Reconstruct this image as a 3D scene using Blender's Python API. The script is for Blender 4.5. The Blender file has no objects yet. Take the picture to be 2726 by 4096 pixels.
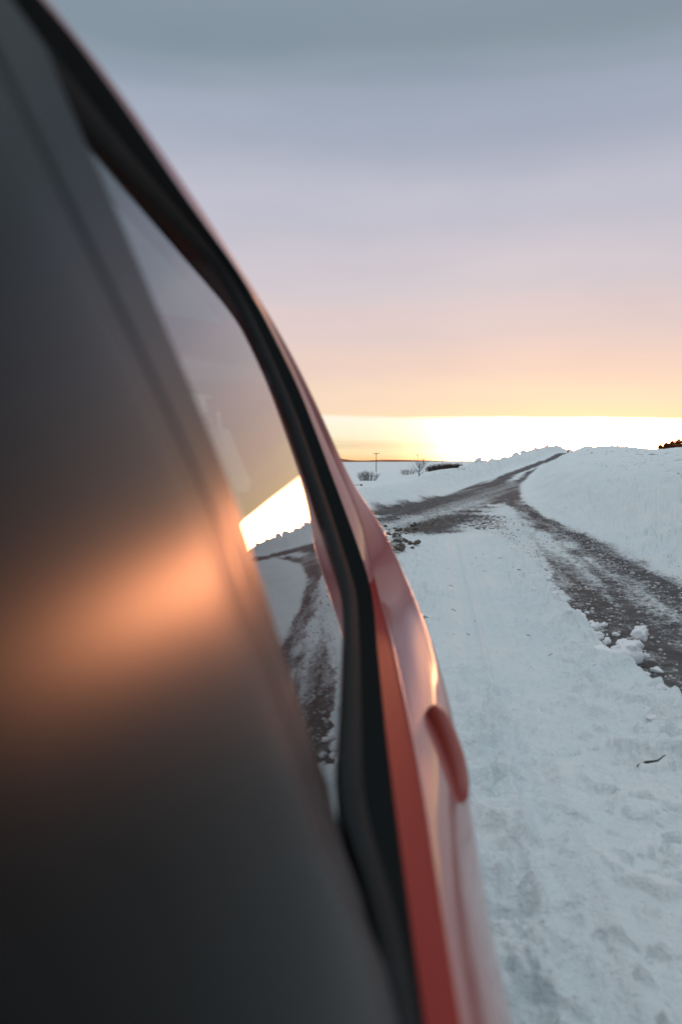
import bpy, bmesh, math, random
import numpy as np
from mathutils import Vector, Matrix

random.seed(7)
rng = np.random.default_rng(11)
scene = bpy.context.scene
C = scene.collection

# ---------------------------------------------------------------- camera
CAM_H = 1.22
cd = bpy.data.cameras.new('camera')
cam = bpy.data.objects.new('camera', cd); C.objects.link(cam)
cam.location = (0, 0, CAM_H)
cam.rotation_euler = (math.radians(90 - 3.69), 0, 0)
cd.sensor_fit = 'VERTICAL'; cd.sensor_height = 36.0; cd.sensor_width = 24.0; cd.lens = 28.0
cd.clip_start = 0.02; cd.clip_end = 20000
cd.dof.use_dof = True; cd.dof.focus_distance = 12.0; cd.dof.aperture_fstop = 2.8
scene.camera = cam

# ---------------------------------------------------------------- sky, sun, exposure
SUN_AZ, SUN_EL = math.radians(17.0), math.radians(2.3)
world = bpy.data.worlds.new('World'); scene.world = world; world.use_nodes = True
nt = world.node_tree; nt.nodes.clear()
def N(tree, typ, **kw):
    n = tree.nodes.new(typ)
    for k, v in kw.items():
        if k.startswith('i_'):
            n.inputs[k[2:]].default_value = v
        else:
            setattr(n, k, v)
    return n
def mth(tree, op, a, b=None, c=None, clamp=False):
    n = tree.nodes.new('ShaderNodeMath'); n.operation = op; n.use_clamp = clamp
    for i, v in enumerate((a, b, c)):
        if v is None: continue
        if isinstance(v, (int, float)): n.inputs[i].default_value = v
        else: tree.links.new(v, n.inputs[i])
    return n.outputs[0]
def ramp(tree, fac, stops, interp='LINEAR'):
    n = tree.nodes.new('ShaderNodeValToRGB'); cr = n.color_ramp; cr.interpolation = interp
    while len(cr.elements) > 1: cr.elements.remove(cr.elements[-1])
    for i, (p, c) in enumerate(stops):
        e = cr.elements[0] if i == 0 else cr.elements.new(p)
        e.position = p; e.color = (*c, 1) if len(c) == 3 else c
    if fac is not None: tree.links.new(fac, n.inputs[0])
    return n.outputs[0]
def mixc(tree, fac, a, b, blend='MIX'):
    n = tree.nodes.new('ShaderNodeMix'); n.data_type = 'RGBA'; n.blend_type = blend
    for sock, v in ((n.inputs[0], fac), (n.inputs[6], a), (n.inputs[7], b)):
        if isinstance(v, (int, float)): sock.default_value = v
        elif isinstance(v, tuple): sock.default_value = (*v, 1) if len(v) == 3 else v
        else: tree.links.new(v, sock)
    return n.outputs[2]
def smooth(tree, x, a, b):
    n = tree.nodes.new('ShaderNodeMapRange'); n.interpolation_type = 'SMOOTHSTEP'
    tree.links.new(x, n.inputs[0]); n.inputs[1].default_value = a; n.inputs[2].default_value = b
    return n.outputs[0]
def lin(r, g, b):
    f = lambda c: (c/255/12.92) if c/255 <= .04045 else ((c/255+.055)/1.055)**2.4
    return (f(r), f(g), f(b))

tc = N(nt, 'ShaderNodeTexCoord')
sep = N(nt, 'ShaderNodeSeparateXYZ'); nt.links.new(tc.outputs['Generated'], sep.inputs[0])
zx, zy, zz = sep.outputs
noi = N(nt, 'ShaderNodeTexNoise', i_Scale=1.0, i_Detail=4.0)
mp = N(nt, 'ShaderNodeMapping'); mp.inputs['Scale'].default_value = (3.0, 3.0, 26.0)
nt.links.new(tc.outputs['Generated'], mp.inputs[0]); nt.links.new(mp.outputs[0], noi.inputs['Vector'])
wob = mth(nt, 'SUBTRACT', noi.outputs[0], .5)
# high cloud deck
zd = mth(nt, 'MULTIPLY_ADD', wob, .03, zz)
deck = ramp(nt, zd, [
    (0.00, lin(255, 228, 180)), (0.045, lin(255, 233, 194)), (0.075, lin(250, 226, 204)),
    (0.115, lin(240, 215, 205)), (0.16, lin(229, 211, 211)), (0.22, lin(216, 209, 217)),
    (0.30, lin(199, 200, 215)), (0.38, lin(172, 182, 199)), (0.46, lin(138, 155, 168)),
    (0.60, lin(172, 186, 197)), (0.75, lin(228, 237, 242)), (1.0, lin(236, 244, 248))], 'EASE')
# clear gap under the deck, at the horizon
edge = mth(nt, 'MULTIPLY_ADD', zx, -.030, .0585)
mask = smooth(nt, mth(nt, 'SUBTRACT', mth(nt, 'MULTIPLY_ADD', wob, .012, zz), edge), -.0045, .0020)
rel = mth(nt, 'DIVIDE', zz, edge)
gap = ramp(nt, rel, [(0.0, (1.0, .62, .30)), (0.16, (1.0, .80, .48)), (0.45, (1.0, .92, .66)), (0.8, (1.0, .97, .80)), (1.0, (1.0, .97, .84))])
mp2 = N(nt, 'ShaderNodeMapping'); mp2.inputs['Scale'].default_value = (2.2, 2.2, 90.0)
no2 = N(nt, 'ShaderNodeTexNoise', i_Scale=1.0, i_Detail=3.0)
nt.links.new(tc.outputs['Generated'], mp2.inputs[0]); nt.links.new(mp2.outputs[0], no2.inputs['Vector'])
streak = smooth(nt, no2.outputs[0], .50, .66)
gap = mixc(nt, mth(nt, 'MULTIPLY', streak, .5), gap, (0.98, .78, .48))
# brightness of the gap round the hidden sun
sx, sy = math.sin(SUN_AZ), math.cos(SUN_AZ)
dot = mth(nt, 'ADD', mth(nt, 'MULTIPLY', zx, sx), mth(nt, 'MULTIPLY', zy, sy))
ang = mth(nt, 'SUBTRACT', 1.0, dot)
gl = mth(nt, 'POWER', 2.718, mth(nt, 'MULTIPLY', ang, -200.0))
gl2 = mth(nt, 'POWER', 2.718, mth(nt, 'MULTIPLY', ang, -1.6))
gain = mth(nt, 'MULTIPLY', mth(nt, 'SUBTRACT', 1.0, mth(nt, 'MULTIPLY', streak, .14)), mth(nt, 'ADD', mth(nt, 'MULTIPLY', gl, .25), mth(nt, 'MULTIPLY_ADD', gl2, .42, .66)))
hot = N(nt, 'ShaderNodeVectorMath', operation='SCALE'); hot.inputs[0].default_value = (85.0, 27.0, 12.0); nt.links.new(gl, hot.inputs['Scale'])
g2 = N(nt, 'ShaderNodeVectorMath', operation='SCALE')
nt.links.new(gap, g2.inputs[0]); nt.links.new(gain, g2.inputs['Scale'])
g3 = N(nt, 'ShaderNodeVectorMath', operation='ADD'); nt.links.new(g2.outputs[0], g3.inputs[0]); nt.links.new(hot.outputs[0], g3.inputs[1])
# deck fades to cool grey away from the sunset
far = mth(nt, 'MULTIPLY', mth(nt, 'SUBTRACT', 1.0, smooth(nt, dot, -.6, .5)), mth(nt, 'SUBTRACT', 1.0, smooth(nt, zz, .1, .6)))
deck = mixc(nt, far, deck, lin(176, 180, 192))
cl = N(nt, 'ShaderNodeTexNoise', i_Scale=1.0, i_Detail=5.0, i_Roughness=.55)
mp3 = N(nt, 'ShaderNodeMapping'); mp3.inputs['Scale'].default_value = (2.4, 2.4, 8.0); mp3.inputs['Rotation'].default_value = (.12, .10, 0)
nt.links.new(tc.outputs['Generated'], mp3.inputs[0]); nt.links.new(mp3.outputs[0], cl.inputs['Vector'])
deck = mixc(nt, smooth(nt, cl.outputs[0], .35, .68), mixc(nt, .5, deck, (.93, .93, .97), 'MULTIPLY'), mixc(nt, .5, deck, (1.10, 1.06, 1.05), 'MULTIPLY'))
halo = mth(nt, 'MULTIPLY', mth(nt, 'POWER', 2.718, mth(nt, 'MULTIPLY', ang, -14.0)), mth(nt, 'POWER', 2.718, mth(nt, 'MULTIPLY', zz, -14.0)))
hv = N(nt, 'ShaderNodeVectorMath', operation='SCALE'); hv.inputs[0].default_value = (.34, .17, .0); nt.links.new(halo, hv.inputs['Scale'])
dk = N(nt, 'ShaderNodeVectorMath', operation='ADD'); nt.links.new(deck, dk.inputs[0]); nt.links.new(hv.outputs[0], dk.inputs[1])
sky = mixc(nt, mask, g3.outputs[0], dk.outputs[0])
nish = N(nt, 'ShaderNodeTexSky', sky_type='NISHITA', sun_disc=False, sun_elevation=SUN_EL, sun_rotation=SUN_AZ)
bg1 = N(nt, 'ShaderNodeBackground', i_Strength=1.0); nt.links.new(sky, bg1.inputs[0])
bg2 = N(nt, 'ShaderNodeBackground', i_Strength=0.05); nt.links.new(nish.outputs[0], bg2.inputs[0])
ads = N(nt, 'ShaderNodeMixShader', i_Fac=.12)
nt.links.new(bg1.outputs[0], ads.inputs[1]); nt.links.new(bg2.outputs[0], ads.inputs[2])
wo = N(nt, 'ShaderNodeOutputWorld'); nt.links.new(ads.outputs[0], wo.inputs[0])

sd = bpy.data.lights.new('sun', 'SUN'); sd.energy = 0.15; sd.color = (1.0, .40, .17); sd.angle = math.radians(3.0)
sun = bpy.data.objects.new('sun', sd); C.objects.link(sun)
sdir = Vector((math.sin(SUN_AZ)*math.cos(SUN_EL), math.cos(SUN_AZ)*math.cos(SUN_EL), math.sin(SUN_EL)))
sun.rotation_euler = sdir.to_track_quat('Z', 'Y').to_euler()

vs = scene.view_settings
vs.view_transform = 'Standard'; vs.look = 'None'; vs.exposure = 0.0; vs.gamma = 1.0; vs.use_curve_mapping = False
scene.cycles.max_bounces = 8; scene.cycles.glossy_bounces = 4; scene.cycles.transparent_max_bounces = 8
scene.cycles.use_denoising = True
scene.cycles.sample_clamp_indirect = 4.0

# ---------------------------------------------------------------- helpers
def new_mat(name):
    m = bpy.data.materials.new(name); m.use_nodes = True
    t = m.node_tree; b = t.nodes['Principled BSDF']
    return m, t, b
def simple(name, col, rough=.5, spec=.5, metal=0.0, coat=0.0, coat_rough=.03, grain=0.0, gscale=200.0, ior=1.5):
    m, t, b = new_mat(name)
    b.inputs['Roughness'].default_value = rough; b.inputs['Metallic'].default_value = metal
    b.inputs['Specular IOR Level'].default_value = spec
    b.inputs['IOR'].default_value = ior
    b.inputs['Coat Weight'].default_value = coat; b.inputs['Coat Roughness'].default_value = coat_rough
    n = N(t, 'ShaderNodeTexNoise', i_Scale=gscale, i_Detail=3.0)
    co = N(t, 'ShaderNodeTexCoord'); t.links.new(co.outputs['Object'], n.inputs['Vector'])
    k = 1.0 + max(grain, .04); j = 1.0 - max(grain, .04)
    c = ramp(t, n.outputs[0], [(.3, tuple(x*j for x in col)), (.7, tuple(x*k for x in col))])
    t.links.new(c, b.inputs['Base Color'])
    return m
def tag(o, label=None, cat=None, group=None, kind=None):
    for k, v in (('label', label), ('category', cat), ('group', group), ('kind', kind)):
        if v: o[k] = v
    return o
def link(name, me, mat=None, parent=None, smooth_=True):
    o = bpy.data.objects.new(name, me); C.objects.link(o)
    if mat is not None:
        me.materials.clear(); me.materials.append(mat)
    if smooth_ and len(me.polygons):
        me.polygons.foreach_set('use_smooth', np.ones(len(me.polygons), bool))
    if parent is not None: o.parent = parent
    return o
def empty(name, loc=(0, 0, 0)):
    o = bpy.data.objects.new(name, None); C.objects.link(o); o.location = loc
    o.empty_display_size = .2
    return o
def grid_mesh(name, rows, close_u=False):
    """rows: list of (M,3) arrays, quads between neighbouring rows"""
    P = np.stack(rows); R_, M_ = P.shape[:2]
    v = P.reshape(-1, 3)
    i, j = np.meshgrid(np.arange(R_-1), np.arange(M_ if close_u else M_-1), indexing='ij')
    j2 = (j+1) % M_
    f = np.stack([i*M_+j, (i+1)*M_+j, (i+1)*M_+j2, i*M_+j2], -1).reshape(-1, 4)
    me = bpy.data.meshes.new(name)
    me.from_pydata(v.tolist(), [], f.tolist()); me.update()
    return me
def catmull(P, n):
    P = np.asarray(P, float); out = []
    Q = np.vstack([2*P[0]-P[1], P, 2*P[-1]-P[-2]])
    for k in range(1, len(Q)-2):
        p0, p1, p2, p3 = Q[k-1], Q[k], Q[k+1], Q[k+2]
        # centripetal parameter keeps uneven spacing from overshooting
        d = lambda a, b: max(np.linalg.norm(b-a), 1e-6)**.5
        t0 = 0; t1 = t0+d(p0, p1); t2 = t1+d(p1, p2); t3 = t2+d(p2, p3)
        for s in np.linspace(0, 1, n, endpoint=False):
            t = t1+(t2-t1)*s
            a1 = (t1-t)/(t1-t0)*p0+(t-t0)/(t1-t0)*p1
            a2 = (t2-t)/(t2-t1)*p1+(t-t1)/(t2-t1)*p2
            a3 = (t3-t)/(t3-t2)*p2+(t-t2)/(t3-t2)*p3
            b1 = (t2-t)/(t2-t0)*a1+(t-t0)/(t2-t0)*a2
            b2 = (t3-t)/(t3-t1)*a2+(t-t1)/(t3-t1)*a3
            out.append((t2-t)/(t2-t1)*b1+(t-t1)/(t2-t1)*b2)
    out.append(P[-1]); return np.array(out)
def bm_mesh(name, bm):
    me = bpy.data.meshes.new(name); bm.to_mesh(me); bm.free(); return me
def tube(bm, pts, radii, seg=6, cap=True):
    rings = []
    for k, p in enumerate(pts):
        p = Vector(p)
        a = Vector(pts[max(k-1, 0)]); b = Vector(pts[min(k+1, len(pts)-1)])
        d = (b-a).normalized()
        u = d.cross(Vector((0, 0, 1)) if abs(d.z) < .9 else Vector((1, 0, 0))).normalized(); w = d.cross(u)
        rings.append([bm.verts.new(p+(u*math.cos(2*math.pi*s/seg)+w*math.sin(2*math.pi*s/seg))*radii[k]) for s in range(seg)])
    for r0, r1 in zip(rings, rings[1:]):
        for s in range(seg): bm.faces.new((r0[s], r0[(s+1) % seg], r1[(s+1) % seg], r1[s]))
    if cap:
        bm.faces.new(rings[0][::-1]); bm.faces.new(rings[-1])
def box(bm, c, s, rot=None, bev=0.0):
    r = bmesh.ops.create_cube(bm, size=1)
    for v in r['verts']:
        v.co = Vector((v.co.x*s[0], v.co.y*s[1], v.co.z*s[2]))
        if rot is not None: v.co = rot @ v.co
        v.co += Vector(c)
    if bev: bmesh.ops.bevel(bm, geom=list({e for v in r['verts'] for e in v.link_edges}), offset=bev, segments=2, affect='EDGES')

# value noise on world coordinates
_perm = rng.permutation(4096)
_val = rng.random(4096)
def vnoise(x, y, seed=0):
    xi = np.floor(x).astype(np.int64); yi = np.floor(y).astype(np.int64)
    fx = x-xi; fy = y-yi
    fx = fx*fx*fx*(fx*(fx*6-15)+10); fy = fy*fy*fy*(fy*(fy*6-15)+10)
    h = lambda a, b: _val[(_perm[(a+seed*131) & 4095]+b*57+seed*17) & 4095]
    h2 = lambda a, b: _val[_perm[(_perm[(a+seed*131) & 4095]+b) & 4095]]
    return (h2(xi, yi)*(1-fx)+h2(xi+1, yi)*fx)*(1-fy)+(h2(xi, yi+1)*(1-fx)+h2(xi+1, yi+1)*fx)*fy
def fbm(x, y, oct=4, seed=0, gain=.5):
    s = 0; a = 1; t = 0
    for o in range(oct):
        s = s+a*vnoise(x*2**o+o*17.3, y*2**o+o*9.1, seed+o); t += a; a *= gain
    return s/t
def sstep(x, a, b):
    t = np.clip((x-a)/(b-a), 0, 1); return t*t*(3-2*t)
def poly_dist(x, y, pts):
    """distance to a polyline, and the signed side (positive = right of travel)"""
    best = np.full(x.shape, 1e9)
    for (x0, y0), (x1, y1) in zip(pts, pts[1:]):
        dx, dy = x1-x0, y1-y0; L = dx*dx+dy*dy
        t = np.clip(((x-x0)*dx+(y-y0)*dy)/L, 0, 1)
        best = np.minimum(best, np.hypot(x-(x0+t*dx), y-(y0+t*dy)))
    return best

# ---------------------------------------------------------------- terrain: snow field, ploughed road, banks
T_RIGHT_WHEEL = [(3.06, 6.9), (3.14, 7.29), (3.32, 9.09), (3.55, 11.44), (3.88, 14.6), (4.39, 18.63), (5.09, 24.05), (5.38, 26.95)]
T_INNER = [(1.77, 3.73), (1.88, 4.37), (2.01, 5.09), (2.1, 5.79), (2.18, 6.63), (2.3, 7.81)]
T_MAIN = [(1.23, 14.41), (1.69, 16.19), (2.82, 21.3), (4.29, 24.85), (6.22, 29.83), (10.56, 46.55), (15.0, 62.6), (22.06, 84.25)]
T_UPPER = [(0.79, 18.17), (1.9, 20.9), (3.4, 25.71), (5.39, 32.0), (8.48, 43.7), (12.77, 59.95), (18.72, 77.95), (24.72, 92.55), (28.22, 101.55)]
T_PRINT = [(3.13, 17.46), (2.71, 14.41)]
T_MUD = [(1.78, 15.09), (1.11, 13.45), (0.67, 11.04), (0.49, 9.28)]
LANE_EDGE = [(2.41, 13.53), (2.48, 11.74), (2.39, 10.27), (2.22, 8.53), (1.99, 7.54), (1.83, 6.47), (1.86, 6.11), (1.75, 5.32), (1.71, 5.02), (1.67, 4.61), (1.71, 4.26), (1.72, 3.96), (1.65, 3.23)]
LEFT_FOOT = [(0.74, 17.88), (2.93, 24.85), (7.53, 43.7), (15.68, 72.7), (26.0, 98.35)]
RIGHT_FOOT = [(3.84, 8.91), (4.18, 12.4), (4.38, 17.19), (6.46, 27.97), (9.23, 40.0), (14.4, 59.95), (19.56, 77.95), (29.05, 101.55)]
TRAIL = [(1.97, 13.53), (0.95, 5.27), (0.7, 3.44), (0.56, 2.17), (0.48, 1.66)]

_ty = np.arange(-60, 320.5, .5)
_e = np.interp(_ty, [-60, 0, 40, 50, 60, 70, 78, 88, 98, 105, 112, 130, 160, 220, 320], [0, 0, 0, .08, .24, .46, .71, 1.3, 2.0, 2.3, 2.3, 1.8, .5, -1.5, -3])
_k = np.exp(-np.linspace(-2, 2, 17)**2); _k /= _k.sum()
_e = np.convolve(np.pad(_e, 8, mode='edge'), _k, mode='valid')
def road_e(y): return np.interp(y, _ty, _e)
_lf = np.array([(-12, -60.), (-5.5, -5.), (-2.2, 8.)]+LEFT_FOOT+[(40, 130.), (70, 200), (200, 600)])
_rf = np.array([(3.4, -60.), (3.5, 2.)]+RIGHT_FOOT+[(45, 130.), (80, 200), (230, 600)])
def xl(y): return np.interp(y, _lf[:, 1], _lf[:, 0])
def xr(y): return np.interp(y, _rf[:, 1], _rf[:, 0])
_ey = np.array(LANE_EDGE)[::-1]
def xedge(y): return np.interp(y, _ey[:, 1], _ey[:, 0])

def terrain(x, y, detail=True):
    e = road_e(y)
    u = xl(y)-x                     # metres left of the left bank foot
    v = x-xr(y)                     # metres right of the right bank foot
    d = np.hypot(x, y)
    # field on the left: a shallow valley
    f = np.interp(d, [0, 25, 40, 150, 384, 620, 1000, 2500, 9000], [-.1, -.4, -1.25, -2.4, -4.7, -3.4, -2.6, -4, -14])
    f = f+np.clip((x-6)*.085, 0, 2.1)*sstep(d, 90, 170)*(1-sstep(d, 270, 380))
    f = f+np.clip((x+20)*.006, -.6, .9)*sstep(d, 60, 250)+(fbm(x/60, y/60, 3, 5)-.5)*.9*sstep(d, 40, 200)
    lb = np.interp(y, [10, 30, 45, 60, 90], [.40, .40, .50, .66, .76])*sstep(u, 0, 1.4)
    left = (e+lb)*(1-sstep(u, 1.6, 4.6))+f*sstep(u, 1.6, 4.6)
    # hill on the right
    hill = .62*sstep(v, 0, 2.0)+.075*np.clip(v-.5, 0, 14)
    hill = hill+.35*sstep(v, 6, 16)*(1-sstep(d, 60, 120))
    far_r = np.interp(v, [0, 40, 120, 600], [0, .6, 4.5, 14])
    right = e*(1-.55*sstep(v, 2, 12))+hill+far_r
    h = np.where(u > 0, left, np.where(v > 0, right, e))
    far = sstep(d, 250, 600)
    h = h*(1-far)+np.where(u > 0, h, f+np.clip(v*.012, 0, 6))*far
    if not detail: return h
    lane = sstep(x-xedge(y), -.03, .10)*(1-sstep(y, 9.5, 13.5))*(1-sstep(v, -.25, .05))
    near = 1-sstep(d, 14, 40)
    # packed snow, lumps, ruts
    td = poly_dist(x, y, TRAIL)
    flat = 1-.85*np.exp(-(td/.32)**2)*sstep(y, 1.5, 3)
    h = h+(fbm(x*2.1, y*2.1, 3, 1)-.5)*.050*near*(1-lane)
    h = h+(fbm(x*9, y*9, 4, 3, .6)-.5)*.050*near*(1-.75*lane)*flat*(.45+1.1*sstep(fbm(x*.9, y*.9, 2, 21), .35, .7))
    h = h+sstep(fbm(x*11, y*11, 2, 8), .58, .80)*.036*near*(1-lane)*flat
    h = h-sstep(fbm(x*13+3, y*10, 3, 71, .6), .60, .82)*.030*near*(1-lane)*flat*(.4+1.2*vnoise(x*1.1, y*1.1, 72))
    # rough churned strip close to the car
    ch = np.exp(-((x-(.16+.135*y))/.17)**2)*(1-sstep(y, 3.4, 6))
    h = h+ch*((fbm(x*7, y*7, 4, 13, .6)-.5)*.17+sstep(fbm(x*9, y*9, 2, 15), .5, .75)*.05)
    rgh = sstep(x-.25*y, .25, .7)*(1-lane)*(1-sstep(y, 3.2, 6))
    h = h+rgh*(fbm(x*8, y*8, 4, 33, .6)-.5)*.075
    # compacted wheel path on the verge
    td = poly_dist(x, y, TRAIL)
    h = h-.022*np.exp(-(td/.20)**2)*(1-sstep(y, 11, 14))+.026*np.exp(-(td/.022)**2)*(1-sstep(y, 11, 14))-.014*np.exp(-((td-.07)/.03)**2)*(1-sstep(y, 11, 14))
    h = h+.020*np.exp(-((td-.19)/.035)**2)*(1-sstep(y, 11, 14))
    # the bare lane lies lower, with a crumbly berm along its edge
    h = h-.055*lane
    s = x-xedge(y)+(fbm(x*3, y*3, 2, 9)-.5)*.25
    berm = np.exp(-((s+.13)/.13)**2)*(1-sstep(y, 9.5, 13))
    h = h+berm*(.035+.11*np.clip(fbm(x*5, y*5, 3, 4)-.35, 0, 1)*1.3)
    # slush grain in the lane
    h = h+lane*(fbm(x*18, y*18, 3, 12, .7)-.5)*.030
    # banks: blocky ploughed snow
    bank = (sstep(u, .1, 1.0)*(1-sstep(u, 2.2, 4.4)))*sstep(d, 6, 14)*(1-sstep(d, 140, 180))
    rough_b = sstep(y, 26, 48)
    h = h+bank*((fbm(x*1.3, y*1.3, 4, 6, .62)-.5)*(.16+.62*rough_b)+sstep(fbm(x*1.7, y*1.7, 2, 18), .55, .7)*.20*rough_b)
    rb = sstep(v, 0, .8)*(1-sstep(d, 120, 200))
    h = h+rb*((fbm(x*.9, y*.9, 3, 7, .55)-.5)*.34+(fbm(x*.3, y*.3, 3, 17)-.5)*.42+(fbm(x*4, y*4, 3, 27, .6)-.5)*.07*(1-sstep(d, 10, 22)))
    return h

def terr1(x, y):
    return float(terrain(np.array([float(x)]), np.array([float(y)]))[0])

az = np.concatenate([np.linspace(-180, -30, 40, endpoint=False), np.linspace(-30, -2, 60, endpoint=False), np.linspace(-2, 26, 640, endpoint=False),
                     np.linspace(26, 75, 200, endpoint=False), np.linspace(75, 180, 30)])
az = np.radians(az)
r = np.concatenate([[.3, .8], 1/np.linspace(1/1.3, 1/16., 640), 16*1.0115**np.arange(1, 215), 16*1.0115**214*1.06**np.arange(1, 75)])
rr, aa = np.meshgrid(r, az, indexing='ij')
X = rr*np.sin(aa); Y = rr*np.cos(aa)
Z = terrain(X, Y)
nr, na = X.shape
idx = np.arange(nr*na).reshape(nr, na)
quads = np.stack([idx[:-1, :-1], idx[:-1, 1:], idx[1:, 1:], idx[1:, :-1]], -1).reshape(-1, 4)[:, ::-1]
me = bpy.data.meshes.new('ground')
me.vertices.add(nr*na); me.vertices.foreach_set('co', np.stack([X, Y, Z], -1).astype(np.float32).ravel())
me.loops.add(quads.size); me.loops.foreach_set('vertex_index', quads.astype(np.int32).ravel())
me.polygons.add(len(quads)); me.polygons.foreach_set('loop_start', np.arange(0, quads.size, 4, dtype=np.int32))
me.update(calc_edges=True)

def band(pts, hw, soft=1.0):
    dd = poly_dist(X+(fbm(X*1.2, Y*1.2, 2, 41)-.5)*hw*.8, Y, pts)
    return 1-sstep(dd, hw*.10, hw*(1+soft*.6))
V_ = X-xr(Y); U_ = xl(Y)-X
lane = sstep(X-xedge(Y)+(fbm(X*3, Y*3, 2, 9)-.5)*.25, -.02, .12)*(1-sstep(V_, -.30, .0))
nearl = 1-.66*sstep(Y, 6.5, 13)
streak = vnoise((X-.14*Y)*5.5, Y*.35, 63)*.6+vnoise((X-.14*Y)*13, Y*.7, 64)*.4
bare = lane*(np.clip(.26+.85*(streak-.18), .15, .85)*nearl+.16*(1-sstep(Y, 12, 18)))
bare = np.maximum(bare, band(T_RIGHT_WHEEL, .46)*(.50+.44*streak)*(1-sstep(V_, -.1, .15)))
bare = np.maximum(bare, band(T_INNER, .38)*lane*(.62+.34*streak))
rd = (1-sstep(V_, -.4, .1))*(1-sstep(U_, -.2, .3))
_ac = .95*X-.31*Y; _al = .31*X+.95*Y
streak_far = .35+.55*vnoise(_ac*3.2, _al*.09, 61)+.55*vnoise(_ac*1.1+7, _al*.05, 62)
bare = np.maximum(bare, np.clip(np.maximum(band(T_MAIN[:5], 1.25), band(T_MAIN[4:], .55))*.95*rd*streak_far, 0, .9))
bare = np.maximum(bare, np.clip(band(T_UPPER, .58)*.98*streak_far, 0, .9))
bare = np.maximum(bare, rd*sstep(Y, 20, 26)*(1-sstep(Y, 36, 60))*(.34+.44*streak_far))
stripe = .55+.45*np.sin((X*.75+Y*.22)*2*math.pi/.17)
pr = band(T_PRINT, .62, .4)
bare = np.maximum(bare, pr*.95*np.clip(stripe, 0, 1))
soil = band(T_MUD, .24)*sstep(fbm(X*1.6, Y*1.6, 2, 44), .35, .55)
soil = np.maximum(soil, band(T_MAIN[:4], .45)*.40*sstep(fbm(X*.8, Y*.8, 2, 45), .45, .6))
soil = np.maximum(soil, .35*band(T_INNER, .34)*lane)
bare = np.maximum(bare, soil*.66)
fleck = np.clip(1.3*sstep(V_, 1.0, 4)*sstep(np.hypot(X, Y), 10, 18)*sstep(fbm(X*.12, Y*.12, 2, 51), .25, .5)
                +.45*sstep(U_, .3, 1.5)*sstep(Y, 35, 50)*(1-sstep(U_, 5, 9))
                +.80*(1-sstep(Y, 9, 15))*(1-lane)*sstep(vnoise(X*1.3, Y*1.3, 73), .2, .7), 0, 1.3)
for nm, a in (('bare', bare), ('soil', soil), ('fleck', fleck)):
    at = me.attributes.new(nm, 'FLOAT', 'POINT'); at.data.foreach_set('value', a.astype(np.float32).ravel())

gm, t, b = new_mat('snow_and_road')
geo = N(t, 'ShaderNodeNewGeometry')
def attr(nm):
    n = N(t, 'ShaderNodeAttribute'); n.attribute_name = nm; return n.outputs['Fac']
def pnoise(scale, det=4.0, rough=.6, sc=(1, 1, 1)):
    mpn = N(t, 'ShaderNodeMapping'); mpn.inputs['Scale'].default_value = sc
    t.links.new(geo.outputs['Position'], mpn.inputs[0])
    n = N(t, 'ShaderNodeTexNoise', i_Scale=scale, i_Detail=det, i_Roughness=rough)
    t.links.new(mpn.outputs[0], n.inputs['Vector']); return n.outputs[0]
n1 = pnoise(5.0, 7.0, .72); n2 = pnoise(26.0, 4.0, .65); n3 = pnoise(1.1, 4.0, .6); n4 = pnoise(60.0, 3.0, .7)
mixn = mth(t, 'ADD', mth(t, 'MULTIPLY', n1, .36), mth(t, 'MULTIPLY_ADD', n2, .46, mth(t, 'MULTIPLY', n4, .18)))
cover = smooth(t, mth(t, 'SUBTRACT', mth(t, 'MULTIPLY_ADD', attr('bare'), .46, .24), mixn), -.075, .10)
cover = mth(t, 'MULTIPLY', cover, smooth(t, attr('bare'), .02, .2))
snow = mixc(t, smooth(t, n3, .3, .7), (.76, .85, .875), (.83, .885, .895))
asph = mixc(t, n4, (.045, .043, .045), (.17, .165, .17))
asph = mixc(t, smooth(t, n1, .45, .7), asph, (.22, .215, .22))
soilc = mixc(t, n2, (.045, .038, .033), (.20, .17, .15))
bed = mixc(t, attr('soil'), asph, soilc)
vor = N(t, 'ShaderNodeTexVoronoi', i_Scale=7.5); t.links.new(geo.outputs['Position'], vor.inputs['Vector'])
vsp = N(t, 'ShaderNodeSeparateColor'); t.links.new(vor.outputs['Color'], vsp.inputs[0])
lim = mth(t, 'MULTIPLY', mth(t, 'MULTIPLY', attr('fleck'), smooth(t, vsp.outputs[0], .45, 1.0)), .30)
fl = smooth(t, mth(t, 'SUBTRACT', lim, mth(t, 'MULTIPLY_ADD', n4, .12, mth(t, 'SUBTRACT', vor.outputs['Distance'], .06))), -.01, .05)
snow = mixc(t, mth(t, 'MULTIPLY', fl, .75), snow, (.20, .16, .14))
vor2 = N(t, 'ShaderNodeTexVoronoi', i_Scale=1.1); t.links.new(geo.outputs['Position'], vor2.inputs['Vector'])
vs2 = N(t, 'ShaderNodeSeparateColor'); t.links.new(vor2.outputs['Color'], vs2.inputs[0])
lim2 = mth(t, 'MULTIPLY', smooth(t, attr('fleck'), .80, 1.15), mth(t, 'MULTIPLY', smooth(t, vs2.outputs[0], .25, 1.0), .34))
fl2 = smooth(t, mth(t, 'SUBTRACT', lim2, mth(t, 'MULTIPLY_ADD', n2, .25, mth(t, 'SUBTRACT', vor2.outputs['Distance'], .13))), -.01, .05)
snow = mixc(t, mth(t, 'MULTIPLY', fl2, .7), snow, (.19, .15, .13))
snow = mixc(t, mth(t, 'MULTIPLY', smooth(t, attr('bare'), .05, .75), .35), snow, (.50, .49, .49))
t.links.new(mixc(t, cover, snow, bed), b.inputs['Base Color'])
rg = N(t, 'ShaderNodeMix'); t.links.new(cover, rg.inputs[0]); rg.inputs[2].default_value = .75; rg.inputs[3].default_value = .7
t.links.new(rg.outputs[0], b.inputs['Roughness'])
b.inputs['Specular IOR Level'].default_value = .04
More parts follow.
